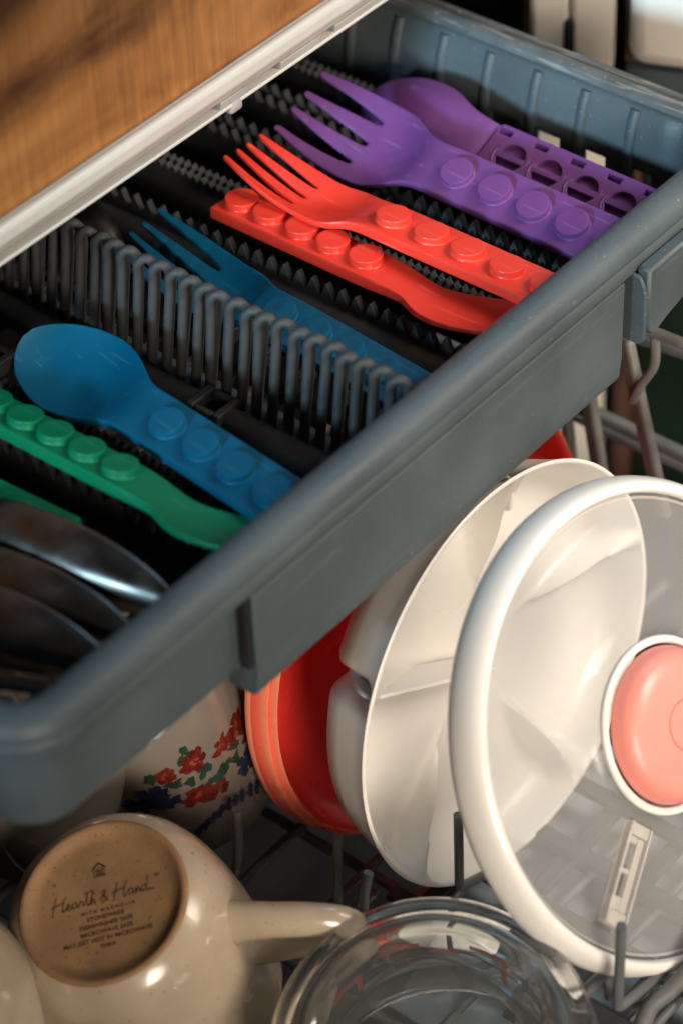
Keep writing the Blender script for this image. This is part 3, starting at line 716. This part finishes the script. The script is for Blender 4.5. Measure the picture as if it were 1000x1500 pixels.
# hand drawn script line "Hearth & Hand", strokes as thin ink lines on the base
def ink(strokes, ox, oy, s, rad=.00024):
    b = MB()
    for st in strokes:
        c = curve([(ox+s*p[0], oy+s*p[1]+.10*s*p[0]*0, 0) for p in st], 4); b.tube(c, rad, 6, flat=.3)
    o = b.build('stamp_script', M['stamp'], mg, smooth=0); o.location = (0, 0, Z0+.0001); return o
Hh = lambda x: [[(x+.05, -.25), (x+.25, .5), (x+.45, 1.15), (x+.50, 1.25)], [(x+.0, .45), (x+.5, .62), (x+1.05, .72)], [(x+1.25, 1.2), (x+1.02, .75), (x+.85, .1), (x+.95, .0), (x+1.1, .15)]]
ee = lambda x: [[(x, .15), (x+.30, .32), (x+.30, .52), (x+.12, .45), (x+.08, .15), (x+.25, .02), (x+.5, .18)]]
aa = lambda x: [[(x+.42, .42), (x+.20, .50), (x+.03, .22), (x+.14, .03), (x+.36, .2), (x+.44, .46), (x+.40, .08), (x+.58, .12)]]
rrr = lambda x: [[(x, .12), (x+.14, .48), (x+.24, .42), (x+.36, .44), (x+.34, .1), (x+.5, .14)]]
tt = lambda x: [[(x, .15), (x+.22, .75), (x+.30, 1.05), (x+.18, .35), (x+.22, .05), (x+.4, .12)]]
hh = lambda x: [[(x, .12), (x+.26, .8), (x+.33, 1.15), (x+.22, .7), (x+.10, .0), (x+.24, .4), (x+.38, .42), (x+.36, .06), (x+.55, .14)]]
amp = lambda x: [[(x+.55, .0), (x+.2, .6), (x+.25, .9), (x+.45, .85), (x+.35, .55), (x+.05, .25), (x+.15, -.02), (x+.4, .1), (x+.6, .45)]]
nn = lambda x: [[(x, .12), (x+.12, .48), (x+.10, .05), (x+.25, .42), (x+.38, .40), (x+.36, .06), (x+.52, .14)]]
dd_ = lambda x: [[(x+.40, .42), (x+.18, .48), (x+.03, .2), (x+.16, .03), (x+.38, .25), (x+.60, 1.2), (x+.42, .3), (x+.46, .05), (x+.7, .1), (x+.95, .0)]]
tb_ = [[(2.62, .98), (3.3, 1.12)]]
S_ = Hh(0)+ee(1.15)+aa(1.62)+rrr(2.15)+tt(2.62)+hh(3.0)+tb_+amp(3.85)+Hh(4.75)+aa(5.95)+nn(6.5)+dd_(7.0)
ink(S_, -.0222, .0014, .0054, .00022)
ink([[(-.5, 0), (.5, 0), (.5, 0), (.5, .85), (.5, .85), (0, 1.3), (0, 1.3), (-.5, .85), (-.5, .85), (-.5, 0)], [(-.68, .78), (0, 1.42)], [(0, 1.42), (.68, .78)], [(0, .2), (0, .95)], [(-.28, .55), (.28, .55)], [(-.28, .2), (.28, .2)], [(-.28, .2), (-.28, .9)], [(.28, .2), (.28, .9)]], -.0008, .0130, .0042, .0002)
make_mug('mug', 'cream stoneware mug at the left edge, out of focus, only its side showing', frame((-.2080, .0700, -.0800), (-.36, .05, .93), (.66, -.70, .26)), (-.9, .4))

# ---------------------------------------------------------------- pale cup and floral cup
def simple_cup(name, label, mtx, prof, m):
    t = thing(name, label, 'cup', mtx=mtx); b = MB().lathe(prof, 96).build('body', M[m], t, smooth=60); return t
simple_cup('plain_cup', 'plain cream cup upside down between the floral cup and the drawer corner', frame((-0.0489, 0.1057, -0.0788), (.277, -.336, .892), (1, 0, .3)),
           [(.0, -.003), (.030, -.003), (.0330, .0), (.0355, -.002), (.0400, -.020), (.0430, -.050), (.0450, -.080), (.0440, -.081), (.042, -.05), (.039, -.02), (.030, -.008), (.0, -.008)], 'porcelain')
FLP = [(.0, -.002), (.030, -.002), (.0340, .0010), (.0365, -.0010), (.0420, -.0100), (.0452, -.0260), (.0465, -.0500), (.0476, -.0800), (.0488, -.0930), (.0480, -.0945), (.0468, -.0930), (.0450, -.0500), (.0430, -.026), (.039, -.012), (.030, -.007), (.0, -.007)]
FMX = frame((-.0339, .1015, -.0842), (-.4107, -.0408, .9109), (.4385, -.8847, .1580))
fl = simple_cup('floral_cup', 'ivory cup upside down printed with red and blue flowers and a blue chain border', FMX, FLP, 'porcelain')
def prof_r(z):
    P_ = [p for p in FLP[3:9]]
    for (ra, za), (rb, zb) in zip(P_, P_[1:]):
        if zb <= z <= za: return ra+(rb-ra)*(z-za)/(zb-za)
    return P_[-1][0]
def decal(name, blobs, m):
    b = MB()
    for (th, z, ra, rb, rot, lift_) in blobs:
        n = 12; v = []; base = []
        for k in range(n+1):
            if k == n: px = py = 0
            else:
                a = 2*math.pi*k/n; q = 1+.16*math.sin(3*a+rot*3)+.14*math.sin(7*a+rot*5+z*900); px = ra*q*math.cos(a); py = rb*q*math.sin(a)
            x = px*math.cos(rot)-py*math.sin(rot); yv = px*math.sin(rot)+py*math.cos(rot)
            zz = z+yv; r_ = prof_r(zz)+.00012+lift_; t = th+x/r_
            v.append((r_*math.cos(t), r_*math.sin(t), zz))
        b.add(v, [(k, (k+1) % n, n) for k in range(n)])
    return b.build(name, m, fl, smooth=0)
FLOWERS = [('r', -0.215, -0.0357, 0.0075), ('r', -0.431, -0.0315, 0.0055), ('r', -0.111, -0.0484, 0.006), ('r', -0.731, -0.0228, 0.0068), ('r', -0.889, -0.0465, 0.0075), ('r', -0.715, -0.0519, 0.006), ('r', -1.025, -0.0204, 0.005), ('b', -0.329, -0.0565, 0.0072), ('b', -1.226, -0.0299, 0.0075), ('b', -1.407, -0.0361, 0.007), ('b', -1.163, -0.0392, 0.006), ('l', -0.69, -0.0322, 0.005), ('l', -0.665, -0.045, 0.0045), ('l', -0.866, -0.0336, 0.004), ('l', -1.009, -0.0287, 0.0045), ('l', -0.546, -0.0446, 0.005), ('l', -0.732, -0.0143, 0.0035), ('l', -0.417, -0.0474, 0.004), ('l', -1.164, -0.0185, 0.004), ('l', -0.328, -0.0416, 0.003), ('r', 0.286, -0.0391, 0.006), ('r', 0.215, -0.0467, 0.005), ('c', -1.1, -0.0732, 0.0026), ('c', -1.007, -0.0705, 0.0026), ('c', -0.917, -0.0688, 0.0026), ('c', -0.83, -0.0679, 0.0026), ('c', -0.746, -0.0679, 0.0026), ('c', -0.664, -0.0689, 0.0026), ('c', -0.585, -0.0706, 0.0026), ('c', -0.507, -0.0732, 0.0026), ('c', -0.43, -0.0767, 0.0026), ('c', -0.354, -0.0807, 0.0026), ('c', -0.278, -0.0849, 0.0026)]
def flower(th, z, s, mc, mcen, nm='flower_print'):
    bl = []
    s *= 1.12
    for k in range(7):
        a = 2*math.pi*k/7+random.random()*.6; d_ = s*random.uniform(.5, .72)
        bl.append((th+d_*math.cos(a)/.046, z+d_*math.sin(a), s*random.uniform(.30, .46), s*random.uniform(.24, .36), a, .00001*k))
    bl.append((th, z, s*.45, s*.45, 0, .00006))
    decal(nm, bl, mc)
    if mcen: decal(nm, [(th+random.uniform(-.3, .3)*s/.046, z+random.uniform(-.3, .3)*s, s*.16, s*.10, random.random()*3, .00012) for k in range(4)], mcen)
for (kind, th, z, s) in FLOWERS:
    if kind == 'r': flower(th, z, s, M['print_red'], M['print_orange'])
    elif kind == 'b': flower(th, z, s, M['print_blue'], None)
    elif kind == 'l': decal('leaf_print', [(th, z, s, s*.5, random.random()*3, .00004), (th+random.uniform(-.08, .08), z+random.uniform(-.003, .003), s*.8, s*.35, random.random()*3, .00005)], M['print_green'])
    elif kind == 'c': decal('chain_print', [(th+random.uniform(-1, 1)*.01, z, s, s*.8, random.random()*3, 0), (th+.035+random.uniform(-1, 1)*.02, z+.0026, s*.6, s*.5, 1, 0), (th-.02+random.uniform(-1, 1)*.02, z-.0030, s*.6, s*.45, 2, 0)], M['print_blue'])

# ================================================================ GLASS JAR
GM = frame((-.0853, -.1029, -.1292), (-.2784, -.1416, .95), (.56, -.83, .04))
gl = thing('glass_jar', 'clear thick glass measuring cup upside down at the bottom edge', 'glass', mtx=GM @ Matrix.Translation((.002, .004, .003)) @ Matrix.Scale(1.07, 4))
MB().lathe([(.0, .0015), (.030, .0015), (.0400, .0022), (.0425, .0040), (.0445, .0052), (.0470, .0050), (.0490, .0036), (.0500, .0016), (.0515, .0012), (.0535, .0016), (.0560, .0010), (.0585, -.0020), (.0602, -.0070), (.0610, -.0140), (.0615, -.0300), (.0618, -.0900), (.0630, -.0940), (.0630, -.0960), (.0590, -.0960), (.0585, -.0900), (.0580, -.0300), (.0570, -.0150), (.0540, -.0075), (.0480, -.0040), (.0300, -.0035), (.0, -.0035)], 128).build('vessel', M['glass'], gl, smooth=60)
for (a0, a1, z0, z1) in ((20, 44, -.030, -.034), (20, 24, -.030, -.055), (30, 44, -.046, -.050), (60, 78, -.026, -.031), (60, 63, -.026, -.060), (84, 96, -.036, -.041), (100, 118, -.026, -.030), (128, 146, -.034, -.039), (128, 131, -.034, -.058)):
    b = MB(); n = 8; v = []
    for k in range(n+1):
        a = R(a0+(a1-a0)*k/n)
        v += [(.0622*math.cos(a), .0622*math.sin(a), z0), (.0622*math.cos(a), .0622*math.sin(a), z1)]
    b.add(v, [(2*k, 2*k+2, 2*k+3, 2*k+1) for k in range(n)]).build('measure_mark', M['measure'], gl, smooth=0)

# ================================================================ DISH RACK
rk = thing('dish_rack', 'grey wire dish rack with upright tines below the drawer', 'rack', (0, 0, -.2))
def rw(name, pts, r_=.0021, m='wire', n=10, sm=4):
    pts = [Vector(p)-Vector((0, 0, -.2)) for p in pts]
    return MB().tube(curve(pts, sm), r_, n).build(name, M[m], rk, smooth=60)
def foot_tine(x, y, zt, zb, dx=.05, dz=-.018, r_=.0021):
    rw('tine', [(x, y, zt), (x, y, (zt+zb)/2), (x, y, zb+.006), (x+.0015, y+.0002, zb+.0015), (x+.006, y, zb), (x+dx, y, zb+dz)], r_)
foot_tine(.0235, -.0350, -.1315, -.1800, .050, -.020)
foot_tine(-.0152, -.143, -.0875, -.1390, .035, -.008)
rw('tine', [(-.0127, .0, -.1362), (-.0145, 0, -.160), (-.0151, .0, -.178), (-.012, 0, -.187), (.01, 0, -.193)])
rw('tine', [(-.0250, .045, -.1390), (-.0262, .045, -.160), (-.0300, .045, -.176), (-.040, .047, -.186)])
rw('tine', [(-.020, -.022, -.137), (-.0235, -.022, -.150), (-.023, -.022, -.165), (-.015, -.022, -.176)])
rw('wire', [(-.040, -.1246, -.185), (-.020, -.1246, -.158), (-.012, -.1246, -.1475), (-.003, -.125, -.1455), (.004, -.1251, -.150), (.006, -.1251, -.165)], .0022)
rw('wire', [(-.06, -.175, -.172), (-.0072, -.1495, -.150), (.0166, -.1527, -.1415), (.09, -.160, -.115)], .0036, 'rail')
rw('wire', [(.0045, -.1480, -.1440), (.0070, -.1480, -.1500), (.004, -.140, -.158)], .0030, 'rail')
for y in (-.20, -.165, -.13, -.095, -.06, -.02, .02, .06, .10, .14, .18, .23, .28):
    rw('wire', [(-.26, y, -.208), (0, y, -.208), (.26, y, -.208)], .0022, sm=1)
for x in (-.22, -.15, -.09, -.03, .03, .09, .15, .21):
    rw('wire', [(x, -.24, -.2125), (x, 0, -.2125), (x, .36, -.2125)], .0026, sm=1)
for x in (-.075, .0, .075, .12, .16):
    for y in (.07, .12, .19, .25):
        rw('tine', [(x, y, -.206), (x, y+.004, -.16), (x, y+.008, -.125)], .0019, sm=1)
# right side of the rack: uprights, rails and a bent hanger wire
def flat(name, a, b, wd, tk, m='rail'):
    a = Vector(a); b = Vector(b); t = (b-a).normalized(); s_ = Vector((.35, 1, 0)); s_ = (s_-t*s_.dot(t)).normalized(); n_ = t.cross(s_)
    o = Vector((0, 0, -.2)); v = [p+s_*i*wd/2+n_*j*tk/2-o for p in (a, b) for i in (-1, 1) for j in (-1, 1)]
    return MB().add(v, [(0, 1, 3, 2), (4, 6, 7, 5), (0, 4, 5, 1), (2, 3, 7, 6), (0, 2, 6, 4), (1, 5, 7, 3)]).build(name, M[m], rk, bevel=.002, seg=3)
flat('upright', (.220, .0215, -.030), (.220, -.0030, -.122), .0095, .005)
flat('upright', (.235, .0560, -.058), (.230, .0350, -.150), .010, .005)
flat('upright', (.245, .0760, -.070), (.240, .0600, -.160), .007, .005)
flat('side_rail', (.240, .150, -.058), (.240, -.100, -.030), .007, .006, 'wire')
flat('side_rail', (.244, .150, -.105), (.244, -.100, -.105), .007, .006, 'wire')
flat('side_rail', (.246, .150, -.115), (.246, -.100, -.115), .004, .004, 'wire')
rw('hanger_wire', [(.216, .030, -.018), (.216, .005, -.0165), (.216, -.06, -.0130)], .0026, 'rail')
rw('hanger_wire', [(.2165, .0040, -.019), (.2165, .0030, -.030), (.2165, .0045, -.038), (.2165, .0100, -.049), (.2165, .0140, -.060)], .0022, 'rail')
MB().box(-.02, .26, -.22, .0, -.0175, -.0165).build('pale_backing', mat('pale_blue_backing', (.30, .36, .39), .35, var=.15, vscale=20), rk)  # added sheet; its pale blue stands for bluish light seen through the lid
# lattice floor strips glimpsed through the clear lid
for k in range(5):
    rk_b = MB().box(-.13, .13, -.0040, .0040, -.002, .002).build('lattice_strip', M['rack_dark'], rk, bevel=.0008); rk_b.location = (.13, -.150+.034*k, -.006)
for k in range(7):
    rk_b = MB().box(-.0040, .0040, -.10, .08, -.002, .002).build('lattice_strip', M['rack_dark'], rk, bevel=.0008); rk_b.location = (.02+.034*k, -.08, -.0018)
